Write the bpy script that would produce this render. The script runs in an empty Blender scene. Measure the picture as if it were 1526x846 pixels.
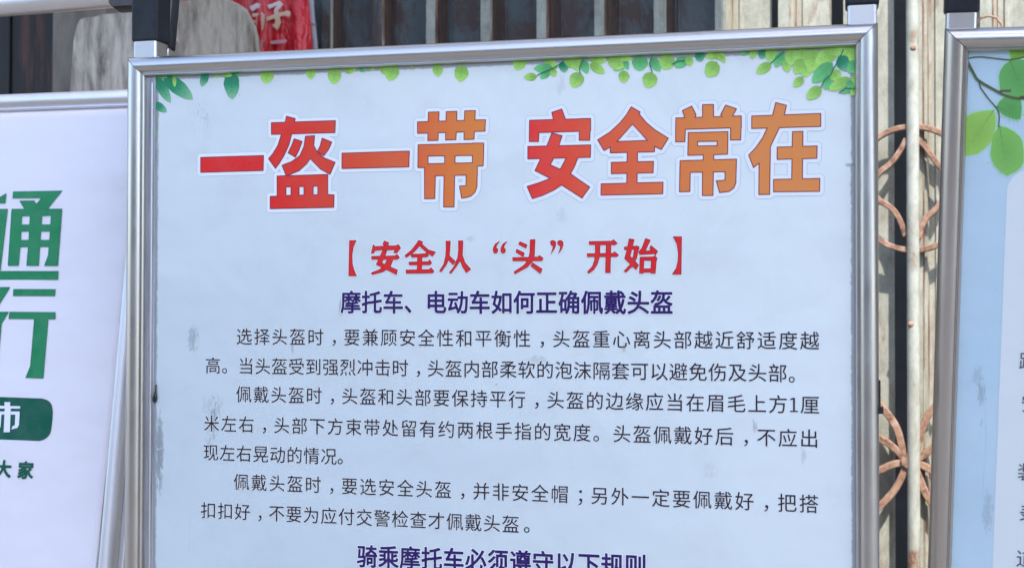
import bpy, math, random
from mathutils import Vector, Matrix
from mathutils.geometry import delaunay_2d_cdt, tessellate_polygon
random.seed(7)
SC = bpy.context.scene
COL = SC.collection

# ------------------------------------------------------------------ camera
F = 2000.0                      # focal length in photo pixels (photo 1526 wide)
CAM = Vector((0, -1.4059, 1.35))
YAW, PITCH, ROLL = (math.radians(a) for a in (13.78, 0.912, -0.105))
cam_d = bpy.data.cameras.new('camera')
cam = bpy.data.objects.new('camera', cam_d); COL.objects.link(cam)
RC = (Matrix.Rotation(YAW, 3, 'Z') @ Matrix.Rotation(PITCH, 3, 'X') @ Matrix.Rotation(ROLL, 3, 'Y'))
cam.matrix_world = Matrix.Translation(CAM) @ (RC @ Matrix.Rotation(math.radians(90), 3, 'X')).to_4x4()
cam_d.sensor_width = 36.0
cam_d.lens = 36.0 * F / 1526.0
cam_d.clip_start = 0.02; cam_d.clip_end = 2000
cam_d.dof.use_dof = True
cam_d.dof.focus_distance = 1.5
cam_d.dof.aperture_fstop = 8.5
SC.camera = cam

# ------------------------------------------------------------------ sky, sun
SUN_EL, SUN_AZ = math.radians(52), math.radians(152)     # azimuth clockwise from +Y
SUN_DIR = Vector((math.sin(SUN_AZ)*math.cos(SUN_EL), math.cos(SUN_AZ)*math.cos(SUN_EL), math.sin(SUN_EL)))
w = bpy.data.worlds.new("World"); SC.world = w; w.use_nodes = True
nt = w.node_tree; bg = nt.nodes['Background']
sky = nt.nodes.new('ShaderNodeTexSky'); sky.sky_type = 'NISHITA'; sky.sun_disc = False
sky.sun_elevation = SUN_EL; sky.sun_rotation = SUN_AZ
nt.links.new(sky.outputs[0], bg.inputs[0]); bg.inputs[1].default_value = 0.15
sd = bpy.data.lights.new('sun', 'SUN'); sd.energy = 2.0; sd.angle = math.radians(0.5); sd.color = (1, .95, .87)
so = bpy.data.objects.new('sun', sd); COL.objects.link(so)
so.rotation_euler = (-SUN_DIR).to_track_quat('-Z', 'Y').to_euler()
SC.view_settings.view_transform = 'Standard'; SC.view_settings.look = 'None'
SC.view_settings.gamma = 1.0; SC.view_settings.exposure = 1.75

# ------------------------------------------------------------------ helpers
def lin(c):
    return tuple((x/12.92 if x <= .04045 else ((x+.055)/1.055)**2.4) for x in (v/255.0 for v in c[:3]))

class Plane:
    """an upright or tilted plane: origin, x axis, up axis, n toward the street"""
    def __init__(s, O, yaw=0, tilt=0, roll=0):
        s.O = Vector(O)
        R = Matrix.Rotation(math.radians(yaw), 3, 'Z') @ Matrix.Rotation(math.radians(tilt), 3, 'X') @ Matrix.Rotation(math.radians(roll), 3, 'Y')
        s.x = R @ Vector((1, 0, 0)); s.z = R @ Vector((0, 0, 1)); s.n = R @ Vector((0, -1, 0))
    def un(s, u, v, off=0.0):
        d = RC @ Vector(((u-763)/F, 1, -(v-423)/F))
        P = s.O + s.n*off
        t = (P-CAM).dot(s.n) / d.dot(s.n)
        q = CAM + d*t - s.O
        return (q.dot(s.x), q.dot(s.z))
    def w(s, x, z, n=0.0):
        return s.O + s.x*x + s.z*z + s.n*n

def tag(o, label=None, cat=None, group=None, kind=None):
    if label: o['label'] = label
    if cat: o['category'] = cat
    if group: o['group'] = group
    if kind: o['kind'] = kind
    return o

def empty(name, loc, label, cat, group=None):
    o = bpy.data.objects.new(name, None); o.location = loc; COL.objects.link(o)
    o.empty_display_size = .05
    return tag(o, label, cat, group)

def wloc(o):
    v = Vector((0, 0, 0))
    while o: v += o.location; o = o.parent
    return v

def mk(name, verts, faces, mat, parent=None, smooth=None, cols=None, at=None):
    """verts are world points; stored relative to the parent (or to `at`)"""
    base = wloc(parent) if parent else Vector((0, 0, 0))
    loc = Vector(at) if at is not None else base
    me = bpy.data.meshes.new(name)
    me.from_pydata([tuple(Vector(v)-loc) for v in verts], [], faces)
    me.materials.append(mat)
    if cols is not None:
        a = me.color_attributes.new('Col', 'FLOAT_COLOR', 'POINT')
        for i, c in enumerate(cols): a.data[i].color = (*c[:3], 1)
    o = bpy.data.objects.new(name, me); COL.objects.link(o)
    if parent: o.parent = parent
    o.location = loc-base
    if smooth is not None:
        for p in me.polygons: p.use_smooth = True
        me.set_sharp_from_angle(angle=math.radians(smooth))
    return o

class MB:
    def __init__(s): s.v = []; s.f = []
    def quad(s, *p):
        i = len(s.v); s.v += [Vector(q) for q in p]; s.f.append(tuple(range(i, i+len(p))))
    def box(s, O, a, b, c):
        """corner O and three edge vectors"""
        O, a, b, c = map(Vector, (O, a, b, c)); i = len(s.v)
        s.v += [O, O+a, O+a+b, O+b, O+c, O+a+c, O+a+b+c, O+b+c]
        fs = [(0, 3, 2, 1), (4, 5, 6, 7), (0, 1, 5, 4), (1, 2, 6, 5), (2, 3, 7, 6), (3, 0, 4, 7)]
        if a.cross(b).dot(c) < 0: fs = [tuple(reversed(f)) for f in fs]
        s.f += [tuple(i+k for k in f) for f in fs]
    def loft(s, rings, closed=True, caps=True):
        n = len(rings[0]); i = len(s.v)
        for r in rings: s.v += [Vector(q) for q in r]
        for k in range(len(rings)-1):
            for j in range(n if closed else n-1):
                a = i+k*n+j; b = i+k*n+(j+1) % n
                s.f.append((a, b, b+n, a+n))
        if caps and closed:
            s.f.append(tuple(i+j for j in reversed(range(n)))); s.f.append(tuple(i+(len(rings)-1)*n+j for j in range(n)))
    def tube(s, pts, r, n=10, sq=None):
        pts = [Vector(p) for p in pts]; rings = []
        for k, p in enumerate(pts):
            t = (pts[min(k+1, len(pts)-1)]-pts[max(k-1, 0)]).normalized()
            ref = Vector((0, -1, 0)) if abs(t.y) < .9 else Vector((0, 0, 1))
            a = (ref - t*ref.dot(t)).normalized(); b = t.cross(a)
            rr = r[k] if isinstance(r, (list, tuple)) else r
            if sq: rings.append([p+a*sq[0]*sx+b*sq[1]*sy for sx, sy in ((-1, -1), (-1, 1), (1, 1), (1, -1))])
            else: rings.append([p+(a*math.cos(2*math.pi*j/n)+b*math.sin(2*math.pi*j/n))*rr for j in range(n)])
        s.loft(rings)
    def build(s, name, mat, parent=None, smooth=None, at=None, bevel=None):
        o = mk(name, s.v, s.f, mat, parent, smooth, at=at)
        if bevel:
            m = o.modifiers.new('bevel', 'BEVEL'); m.width = bevel; m.segments = 3; m.limit_method = 'ANGLE'
            for p in o.data.polygons: p.use_smooth = True
            o.data.set_sharp_from_angle(angle=math.radians(50))
        return o

# ------------------------------------------------------------------ materials
def new_mat(name, base=(.5, .5, .5), rough=.5, metal=0.0, spec=.5):
    m = bpy.data.materials.new(name); m.use_nodes = True
    b = m.node_tree.nodes['Principled BSDF']
    b.inputs['Base Color'].default_value = (*base, 1); b.inputs['Roughness'].default_value = rough
    b.inputs['Metallic'].default_value = metal; b.inputs['Specular IOR Level'].default_value = spec
    return m, m.node_tree, b

def N(t, typ, **kw):
    n = t.nodes.new(typ)
    for k, v in kw.items():
        if k in n.inputs: n.inputs[k].default_value = v
        else: setattr(n, k, v)
    return n

def coords(t, scale=(1, 1, 1), which='Object', rand=False):
    c = t.nodes.new('ShaderNodeTexCoord'); m = t.nodes.new('ShaderNodeMapping'); m.inputs['Scale'].default_value = scale
    t.links.new(c.outputs[which], m.inputs['Vector'])
    if rand:
        oi = t.nodes.new('ShaderNodeObjectInfo'); mu = N(t, 'ShaderNodeMath', operation='MULTIPLY'); mu.inputs[1].default_value = 37.0
        t.links.new(oi.outputs['Random'], mu.inputs[0]); t.links.new(mu.outputs[0], m.inputs['Location'])
    return m.outputs[0]

def noise(t, vec, scale, detail=4, rough=.6, dist=0.0):
    n = N(t, 'ShaderNodeTexNoise', Scale=scale, Detail=detail, Roughness=rough, Distortion=dist)
    t.links.new(vec, n.inputs['Vector']); return n.outputs['Fac']

def ramp(t, fac, stops):
    r = t.nodes.new('ShaderNodeValToRGB'); e = r.color_ramp.elements
    while len(e) < len(stops): e.new(.5)
    for k, (p, c) in enumerate(stops):
        e[k].position = p; e[k].color = (*c, 1) if len(c) == 3 else c
    t.links.new(fac, r.inputs[0]); return r.outputs[0]

def mixc(t, fac, a, b, mode='MIX'):
    m = t.nodes.new('ShaderNodeMix'); m.data_type = 'RGBA'; m.blend_type = mode
    for s, v in ((m.inputs[0], fac), (m.inputs[6], a), (m.inputs[7], b)):
        if hasattr(v, 'node'): t.links.new(v, s)
        elif isinstance(v, (int, float)): s.default_value = v
        else: s.default_value = (*v, 1)
    return m.outputs[2]

def math_(t, op, a, b=None, clamp=False):
    m = N(t, 'ShaderNodeMath', operation=op); m.use_clamp = clamp
    for k, v in enumerate((a, b)):
        if v is None: continue
        if hasattr(v, 'node'): t.links.new(v, m.inputs[k])
        else: m.inputs[k].default_value = v
    return m.outputs[0]

def bump(t, b, h, strength=.2, dist=.001):
    n = N(t, 'ShaderNodeBump', Strength=strength, Distance=dist)
    t.links.new(h, n.inputs['Height']); t.links.new(n.outputs[0], b.inputs['Normal'])

def streaky(name, stops, scale, nscale=3, rough=.8, bmp=.3, detail=6, dist=.3, rand=True, metal=0):
    m, t, b = new_mat(name, rough=rough, metal=metal)
    v = coords(t, scale, rand=rand); f = noise(t, v, nscale, detail, .65, dist)
    t.links.new(ramp(t, f, stops), b.inputs['Base Color']); bump(t, b, f, bmp, .002); return m

# brushed aluminium of the snap frames, with a fine grainy relief and a few handling marks
def alu(name, base, rough, scale=(1, 1, 1)):
    m, t, b = new_mat(name, base, rough, 1.0)
    v = coords(t, scale); f = noise(t, v, 900, 2, .5); f2 = noise(t, v, 14, 5, .7)
    g3 = noise(t, v, 60, 6, .75, .5)
    t.links.new(ramp(t, f2, [(.3, (rough-.03,)*3), (.7, (rough+.07,)*3)]), b.inputs['Roughness'])
    scuff = ramp(t, g3, [(.64, (0, 0, 0)), (.74, (1, 1, 1))])
    t.links.new(mixc(t, math_(t, 'MULTIPLY', scuff, .22), base, tuple(c*.55 for c in base)), b.inputs['Base Color'])
    bump(t, b, f, .16, .0003); return m
M_ALU = alu('brushed_aluminium', (.54, .51, .485), .30)
M_ALU2 = alu('satin_aluminium', (.66, .64, .65), .44)
M_POST = alu('post_steel', (.66, .63, .61), .40)
def plastic():
    m, t, b = new_mat('black_plastic', (.012, .014, .020), .5, spec=.3)
    v = coords(t); f = noise(t, v, 40, 6, .7); t.links.new(ramp(t, f, [(.35, (.010, .012, .017)), (.75, (.024, .026, .033))]), b.inputs['Base Color'])
    bump(t, b, noise(t, v, 500, 2), .15, .0004); return m
M_BLACK = plastic()
M_BACK = new_mat('backing_board', (.22, .22, .23), .6)[0]
M_LEDGE = streaky('frame_channel', [(.3, (.20, .20, .21)), (.6, (.42, .42, .45)), (.8, (.12, .12, .12))], (1, 1, .05), 160, .45, .2, metal=.6, rand=False)

# flat ink on the sheets: colour comes from the print itself
def ink(name, weave=False):
    m, t, b = new_mat(name, rough=.5, spec=.2)
    a = N(t, 'ShaderNodeVertexColor', layer_name='Col').outputs[0]
    v = coords(t)
    if weave:
        w1 = N(t, 'ShaderNodeTexWave', Scale=150.0, Distortion=6.0, Detail=3.0); w1.bands_direction = 'X'; w1.inputs['Detail Scale'].default_value = .6
        w2 = N(t, 'ShaderNodeTexWave', Scale=150.0, Distortion=6.0, Detail=3.0); w2.bands_direction = 'Z'; w2.inputs['Detail Scale'].default_value = .6
        t.links.new(v, w1.inputs[0]); t.links.new(v, w2.inputs[0])
        s = math_(t, 'MAXIMUM', w1.outputs['Fac'], w2.outputs['Fac'])
        fac = math_(t, 'MULTIPLY', ramp(t, s, [(.82, (0, 0, 0)), (1, (1, 1, 1))]), math_(t, 'MULTIPLY', noise(t, v, 60, 3), .75))
        a = mixc(t, fac, a, (.10, .42, .22))
    f = noise(t, v, 35, 6, .7)
    col = mixc(t, ramp(t, f, [(.4, (0, 0, 0)), (.8, (.07, .07, .07))]), a, (.42, .42, .42))
    t.links.new(col, b.inputs['Base Color']); return m
M_INK = ink('printed_ink'); M_WEAVE = ink('woven_green_ink', True)

def sheet(name, c0, c1, blobs, grime=.5, cs=2.0, zgrad=None, specks=True, rect=None, rip=.2):
    """printed film: cloudy tint of the print, fine scratches, grey scuffs at the given places (object coords x,z,rx,rz,strength)"""
    m, t, b = new_mat(name, rough=.42, spec=.4)
    v = coords(t); sep = t.nodes.new('ShaderNodeSeparateXYZ'); t.links.new(v, sep.inputs[0])
    f = noise(t, v, cs, 3, .55, .4)
    if zgrad:
        xa, xb, za, zb = zgrad
        gx = N(t, 'ShaderNodeMapRange'); t.links.new(sep.outputs['X'], gx.inputs['Value']); gx.inputs['From Min'].default_value = xa; gx.inputs['From Max'].default_value = xb
        gz = N(t, 'ShaderNodeMapRange'); t.links.new(sep.outputs['Z'], gz.inputs['Value']); gz.inputs['From Min'].default_value = za; gz.inputs['From Max'].default_value = zb
        g = math_(t, 'ADD', math_(t, 'MULTIPLY', gx.outputs[0], .4), math_(t, 'MULTIPLY', gz.outputs[0], .35))
        f = math_(t, 'ADD', g, math_(t, 'MULTIPLY', f, .3))
    col = ramp(t, f, [(.25, c0), (.75, c1)])
    # faint long scratches
    vs = coords(t, (1, 1, .12)); sc1 = ramp(t, noise(t, vs, 75, 6, .7, 1.5), [(.66, (0, 0, 0)), (.72, (1, 1, 1))])
    vh = coords(t, (.1, 1, 1)); sc2 = ramp(t, noise(t, vh, 80, 6, .7, 1.0), [(.67, (0, 0, 0)), (.73, (1, 1, 1))])
    pat = ramp(t, noise(t, v, 6, 3), [(.48, (0, 0, 0)), (.62, (1, 1, 1))])
    sm = math_(t, 'MULTIPLY', math_(t, 'MAXIMUM', sc1, sc2), pat)
    col = mixc(t, math_(t, 'MULTIPLY', sm, .22*grime), col, (.25, .27, .30))
    # small specks
    if specks:
        sp = ramp(t, noise(t, v, 120, 3, .6), [(.735, (0, 0, 0)), (.76, (1, 1, 1))])
        col = mixc(t, math_(t, 'MULTIPLY', sp, .6*grime), col, (.12, .12, .13))
    # broad dust
    du = ramp(t, noise(t, v, 18, 6, .7, .6), [(.5, (0, 0, 0)), (.8, (1, 1, 1))])
    col = mixc(t, math_(t, 'MULTIPLY', du, .20*grime), col, (.36, .38, .42))
    vf = coords(t, (1, 1, .35)); nf = noise(t, vf, 230, 5, .75, 1.0)
    for (bx, bz, rx, rz, st, thr) in blobs:
        dx = math_(t, 'DIVIDE', math_(t, 'SUBTRACT', sep.outputs['X'], bx), rx); dz = math_(t, 'DIVIDE', math_(t, 'SUBTRACT', sep.outputs['Z'], bz), rz)
        d = math_(t, 'SUBTRACT', 1.0, math_(t, 'ADD', math_(t, 'MULTIPLY', dx, dx), math_(t, 'MULTIPLY', dz, dz)), True)
        k = math_(t, 'ADD', math_(t, 'MULTIPLY', nf, 1.0), math_(t, 'MULTIPLY', d, .25))
        k = math_(t, 'MULTIPLY', ramp(t, k, [(thr, (0, 0, 0)), (thr+.09, (1, 1, 1))]), math_(t, 'MULTIPLY', math_(t, 'POWER', d, .5), st))
        col = mixc(t, math_(t, 'MULTIPLY', k, .62), col, (.06, .065, .075))
    if rect:        # grime and a painted contact shadow along the frame
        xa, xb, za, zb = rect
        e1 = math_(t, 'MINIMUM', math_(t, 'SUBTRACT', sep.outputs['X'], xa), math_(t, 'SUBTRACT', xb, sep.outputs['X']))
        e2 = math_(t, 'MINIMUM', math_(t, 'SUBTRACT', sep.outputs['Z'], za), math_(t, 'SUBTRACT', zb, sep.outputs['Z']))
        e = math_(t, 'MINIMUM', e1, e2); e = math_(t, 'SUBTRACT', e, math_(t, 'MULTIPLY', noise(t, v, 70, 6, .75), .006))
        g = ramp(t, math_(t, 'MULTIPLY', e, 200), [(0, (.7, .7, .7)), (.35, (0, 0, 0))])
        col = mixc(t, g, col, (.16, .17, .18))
    t.links.new(col, b.inputs['Base Color'])
    h = math_(t, 'ADD', noise(t, v, 7, 3), math_(t, 'MULTIPLY', sm, .05))
    bump(t, b, h, rip, .03); b.inputs['Roughness'].default_value = .36; return m

# ------------------------------------------------------------------ 2-D print geometry
def union2(faces):
    vs = []; fs = []
    for f in faces:
        a = sum(f[i][0]*f[(i+1) % len(f)][1]-f[(i+1) % len(f)][0]*f[i][1] for i in range(len(f)))
        if a < 0: f = list(reversed(f))
        fs.append(list(range(len(vs), len(vs)+len(f)))); vs += [Vector(p) for p in f]
    r = delaunay_2d_cdt(vs, [], fs, 0, 1e-7)
    # keep the triangles whose centre lies in some input outline (the counters of letters stay open)
    P = []
    for f in fs:
        q = [tuple(vs[i]) for i in f]; P.append((min(p[0] for p in q), max(p[0] for p in q), min(p[1] for p in q), max(p[1] for p in q), q))
    out = []
    for f in r[2]:
        cx = sum(r[0][i][0] for i in f)/len(f); cy = sum(r[0][i][1] for i in f)/len(f)
        for a, b, c, d, q in P:
            if a <= cx <= b and c <= cy <= d:
                ins = False; j = len(q)-1
                for i in range(len(q)):
                    if (q[i][1] > cy) != (q[j][1] > cy) and cx < (q[j][0]-q[i][0])*(cy-q[i][1])/(q[j][1]-q[i][1])+q[i][0]: ins = not ins
                    j = i
                if ins: out.append(tuple(f)); break
    return [tuple(v) for v in r[0]], out

def boundary(tris):
    c = {}
    for f in tris:
        for i in range(len(f)):
            a, b = f[i], f[(i+1) % len(f)]; k = (min(a, b), max(a, b)); c[k] = c.get(k, 0)+1
    return [k for k, n in c.items() if n == 1]

def hull(P):
    P = sorted(set((round(p[0], 7), round(p[1], 7)) for p in P))
    def half(Q):
        h = []
        for p in Q:
            while len(h) > 1 and (h[-1][0]-h[-2][0])*(p[1]-h[-2][1])-(h[-1][1]-h[-2][1])*(p[0]-h[-2][0]) <= 0: h.pop()
            h.append(p)
        return h
    a = half(P); b = half(reversed(P)); return a[:-1]+b[:-1]

OCT = [(math.cos(math.pi/8+k*math.pi/4)/math.cos(math.pi/8), math.sin(math.pi/8+k*math.pi/4)/math.cos(math.pi/8)) for k in range(8)]
def caps(V, E, r):
    return [hull([(V[i][0]+c*r, V[i][1]+s*r) for i in e for c, s in OCT]) for e in E]
def grow(V, T, r):
    return union2([[V[i] for i in t] for t in T]+caps(V, boundary(T), r))
def rim(V, T, r):
    return union2(caps(V, boundary(T), r))

_g = {}
def glyph(ch, bold=0.0):
    """outline of a character in em units, from Blender's own font"""
    k = (ch, bold)
    if k in _g: return _g[k]
    if bold:
        V, T = glyph(ch); _g[k] = grow(V, T, bold); return _g[k]
    if ch == '1':       # figure one with a flag and a foot, as in the print
        _g[k] = union2([[(.235, .0), (.325, .0), (.325, .72), (.235, .72)], [(.09, 0), (.47, 0), (.47, .06), (.09, .06)], [(.09, .60), (.10, .66), (.235, .72), (.325, .72), (.25, .64)]]); return _g[k]
    c = bpy.data.curves.new('t', 'FONT'); c.body = ch; c.size = 1; c.resolution_u = 3
    o = bpy.data.objects.new('t', c); COL.objects.link(o)
    dg = bpy.context.evaluated_depsgraph_get(); e = o.evaluated_get(dg); m = e.to_mesh()
    V = [(v.co.x, v.co.y) for v in m.vertices]; T = [tuple(p.vertices) for p in m.polygons]
    # weld (the filler leaves doubles)
    idx = {}; NV = []; mp = []
    for p in V:
        q = (round(p[0], 5), round(p[1], 5))
        if q not in idx: idx[q] = len(NV); NV.append(p)
        mp.append(idx[q])
    T = [tuple(mp[i] for i in t) for t in T]; T = [t for t in T if len(set(t)) == len(t)]
    e.to_mesh_clear(); bpy.data.objects.remove(o); bpy.data.curves.remove(c)
    _g[k] = (NV, T); return _g[k]

def flat(name, pl, pieces, mat, parent, tilt=None):
    """pieces: list of (V, T, n, colour or colour(x,z)) in plane coordinates"""
    vs = []; fs = []; cs = []
    for V, T, n, c in pieces:
        i = len(vs)
        for p in V:
            vs.append(pl.w(p[0], p[1], n+(SHEETN(pl, p[0], p[1])))); cs.append(c(*p) if callable(c) else c)
        fs += [tuple(i+k for k in t) for t in T]
    o = mk(name, vs, fs, mat, parent, cols=cs)
    return o

def SHEETN(pl, x, z):
    return pl.bulge(x, z) if hasattr(pl, 'bulge') else 0.0

def text_line(name, pl, parent, s, A, B, em_px, em_at, color, bold=0, halo=0, halo_col=None, sx=1.0, n=.0006, ya=0.36, mat=None):
    a = Vector(pl.un(*A)); b = Vector(pl.un(*B))
    p0 = pl.un(em_at[0], em_at[1]-em_px/2); p1 = pl.un(em_at[0], em_at[1]+em_px/2); em = p0[1]-p1[1]
    ws = [.5 if ord(c) < 128 else 1.0 for c in s]
    cen = []; x = 0
    for w_ in ws: cen.append(x+w_/2); x += w_
    span = cen[-1]-cen[0]
    if B[2:]: pass
    d = (b-a)
    pieces = []; cx, cz = .5, ya
    for ci, (ch, c) in enumerate(zip(s, cen)):
        if ch == ' ': continue
        o = a + d*((c-cen[0])/span)
        def put(V): return [(o.x+(p[0]-(.5 if ord(ch) > 127 else .28))*em*sx, o.y+(p[1]-cz)*em) for p in V]
        if ch in '，；':        # these sit in the middle of their cell in the print
            base_put = put
            put = lambda V: [(q[0]+.30*em, q[1]) for q in base_put(V)]
        if halo:
            V, T = glyph(ch, halo); pieces.append((put(V), T, n-.0003+.00002*(ci % 3), halo_col))
        V, T = glyph(ch, bold) if bold else glyph(ch)
        pieces.append((put(V), T, n, color))
    return flat(name, pl, pieces, mat or M_INK, parent)

def px_polys(pl, polys, ox, oy, k):
    return [[pl.un(ox+u*k, oy+v*k) for u, v in p] for p in polys]

# ------------------------------------------------------------------ frames and stands
PROFILE = [(0, -.006), (0, .003), (.0012, .0060), (.0035, .0088), (.0065, .0108), (.0100, .0117), (.0135, .0112), (.0165, .0092), (.0180, .0068),
           (.0186, .0056), (.0192, .0056), (.0200, .0064), (.0212, .0064), (.0222, .0052), (.0228, .0030), (.0230, .0004)]
def frame(pl, x0, x1, z0, z1, parent, mat, wd=1.0, gap=.0004):
    prof = [(w_*wd, n) for w_, n in PROFILE]
    for name, e0, e1 in (('frame_bar', lambda w_: (x0+w_+gap, z1-w_), lambda w_: (x1-w_-gap, z1-w_)),
                         ('frame_bar', lambda w_: (x1-w_, z1-w_-gap), lambda w_: (x1-w_, z0+w_+gap)),
                         ('frame_bar', lambda w_: (x1-w_-gap, z0+w_), lambda w_: (x0+w_+gap, z0+w_)),
                         ('frame_bar', lambda w_: (x0+w_, z0+w_+gap), lambda w_: (x0+w_, z1-w_-gap))):
        mb = MB(); R = []
        for e in (e0, e1):
            R.append([pl.w(*e(w_), n) for w_, n in prof]+[pl.w(*e(prof[-1][0]), -.006)])
        mb.loft([R[0], R[1]]); mb.f = mb.f
        mb.build(name, mat, parent, smooth=35)

def post(parent, x, y, wx, wy, z0, z1, mat, name='post', bev=.0025):
    mb = MB(); mb.box((x, y, z0), (wx, 0, 0), (0, wy, 0), (0, 0, z1-z0)); return mb.build(name, mat, parent, bevel=bev)

# ================================================================== SETTING
def asphalt():
    m, t, b = new_mat('pavement', rough=.9)
    v = coords(t); f = noise(t, v, 2, 6, .7); t.links.new(ramp(t, f, [(.3, (.11, .10, .092)), (.7, (.19, .175, .16))]), b.inputs['Base Color'])
    bump(t, b, noise(t, v, 60, 5), .3, .01); return m
mb = MB(); mb.quad((-600, -600, 0), (600, -600, 0), (600, 600, 0), (-600, 600, 0))
tag(mb.build('ground', asphalt()), kind='structure')

# houses across the street, behind the camera: the metal frames mirror them
M_FAC = streaky('across_street_render', [(.3, lin((120, 110, 100))), (.7, lin((150, 138, 126)))], (1, 1, .3), .8, .9, .3, rand=False)
M_GLS = new_mat('dark_window_glass', (.03, .035, .04), .1)[0]
for hx, hw, hh in ((-13, 12.8, 4.6), (0, 12.6, 5.4), (13, 12.8, 4.0)):
    e = empty('street_house', (hx+hw/2-6, -13, 0), {-13: 'left rendered house across the street, behind the viewer', 0: 'middle and tallest rendered house across the street', 13: 'right rendered house across the street, lowest of the row'}[hx], 'house')
    mb = MB(); mb.box((hx-6, -13, 0), (hw, 0, 0), (0, -6, 0), (0, 0, hh)); mb.build('wall', M_FAC, e)
    for i in range(4):
        for j in range(2):
            mb = MB(); mb.box((hx-6+1.1+i*3, -13.0, .9+j*1.7), (1.5, 0, 0), (0, .02, 0), (0, 0, 1.1)); mb.build('window', M_GLS, e)
GY = .78                                    # the metal gate's plane
GP = Plane((0, GY, 0), yaw=-5.3)
BP = Plane((0, GY+.30, 0), yaw=-5.3)
M_WALL = streaky('dark_plaster', [(.3, (.09, .09, .092)), (.7, (.17, .17, .175))], (1, 1, 1), 4, .9, .3, rand=False)
mb = MB(); mb.box(BP.w(-5, 0, 0), BP.x*10, -BP.n*.2, BP.z*3.4)
tag(mb.build('building_wall', M_WALL), 'dark plastered house wall standing close behind the metal gate', 'wall')

# ------------------------------------------------------------------ metal gate of bent slats
M_SLAT = None
def slat_mat():
    m, t, b = new_mat('weathered_cream_paint', rough=.55)
    v = coords(t, (1, 1, .6), rand=True); f = noise(t, v, 16, 8, .75, .5)
    base = ramp(t, f, [(.25, lin((128, 128, 108))), (.45, lin((160, 160, 146))), (.62, lin((182, 182, 170))), (.8, lin((146, 148, 128)))])
    v2 = coords(t, (1, 1, .45), rand=True); r = noise(t, v2, 16, 7, .75, .6)
    col = mixc(t, ramp(t, r, [(.55, (0, 0, 0)), (.66, (.7, .7, .7))]), base, lin((128, 84, 62)))
    gr = noise(t, coords(t, (1, 1, .4), rand=True), 90, 7, .8, .3)
    col = mixc(t, ramp(t, gr, [(.48, (0, 0, 0)), (.70, (.5, .5, .5))]), col, lin((112, 108, 92)))
    col = mixc(t, ramp(t, noise(t, coords(t, rand=True), 260, 3), [(.5, (0, 0, 0)), (.8, (.35, .35, .35))]), col, lin((120, 115, 95)))
    t.links.new(col, b.inputs['Base Color']); bump(t, b, r, .35, .002); return m
def slat_dark():  # darker slate grey with rust patches, for the gate's left panels and rails
    m, t, b = new_mat('dark_rusty_metal', rough=.6)
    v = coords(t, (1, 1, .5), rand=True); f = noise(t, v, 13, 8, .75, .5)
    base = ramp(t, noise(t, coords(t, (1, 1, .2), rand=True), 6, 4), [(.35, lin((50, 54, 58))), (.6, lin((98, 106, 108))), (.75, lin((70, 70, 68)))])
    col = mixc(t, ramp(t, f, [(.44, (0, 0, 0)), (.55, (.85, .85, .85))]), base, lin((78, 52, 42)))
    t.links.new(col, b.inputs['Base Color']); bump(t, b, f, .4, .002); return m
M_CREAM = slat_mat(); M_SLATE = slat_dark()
M_DKRUST = streaky('dark_rusted_return', [(.3, lin((52, 44, 42))), (.55, lin((84, 66, 58))), (.75, lin((104, 84, 72)))], (1, 1, .3), 25, .8, .4)
M_RUSTEDGE = streaky('rusted_fold', [(.35, lin((84, 60, 48))), (.47, lin((140, 104, 82))), (.56, lin((170, 164, 146))), (.75, lin((182, 180, 164)))], (1, 1, .2), 30, .8, .4)
gate = empty('metal_gate', GP.w(.3, 0), 'weathered metal gate of tall bent cream and slate slats behind the notice stands', 'gate')
g0 = GP.un(635, 30)[0]; g1 = GP.un(1357, 30)[0]
PER = (g1-g0)/8.0
print('gate period', PER)
ZT = 2.35
for k in range(-4, 12):
    s0 = g0+PER*k
    cream = k >= 5
    mb = MB()
    FL = PER*.17
    prof = [(0, -.026), (0, 0), (FL, 0), (FL+.001, -.007), (FL+.006, -.007), (FL+.007, -.012), (FL+.009, -.026), (FL+.013, -.026)]
    # flange folded at the front with a stepped rusty return
    th = .0012
    back = [(p[0]+(.0 if i < 2 else -th), p[1]-th) for i, p in enumerate(prof)]
    ring = prof
    mb.loft([[GP.w(s0+a, .04, n) for a, n in ring], [GP.w(s0+a, ZT, n) for a, n in ring]], closed=False)
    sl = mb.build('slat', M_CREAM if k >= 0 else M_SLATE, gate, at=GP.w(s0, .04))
    sl.data.materials.append(M_RUSTEDGE if cream else M_DKRUST)
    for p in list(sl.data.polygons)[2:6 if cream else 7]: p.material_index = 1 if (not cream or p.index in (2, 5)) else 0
    mb = MB(); mb.loft([[GP.w(s0+a, .04, n) for a, n in ((FL+.0005, .0008), (FL+.0025, .0008), (FL+.0025, -.0065), (FL+.0005, -.0065))],
                        [GP.w(s0+a, ZT, n) for a, n in ((FL+.0005, .0008), (FL+.0025, .0008), (FL+.0025, -.0065), (FL+.0005, -.0065))]])
    mb.build('rusted_fold', M_RUSTEDGE, sl)
    # recessed panel between this flange and the next, faintly ribbed
    mb = MB(); A = FL+.013; B = PER*{5: .86, 6: .79, 7: .74, 9: .85, 10: .8}.get(k, 1)
    pr = [(A, -.026), (A+.004, -.026), (A+.006, -.0225), (A+.009, -.0225), (A+.011, -.026), (B-.003, -.026), (B, -.0245), (B, -.033), (B-.004, -.034)]
    mb.loft([[GP.w(s0+a, .04, n) for a, n in pr], [GP.w(s0+a, ZT, n) for a, n in pr]], closed=False)
    mb.build('recessed_panel', M_CREAM if cream else M_SLATE, gate, at=GP.w(s0, .04))
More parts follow.
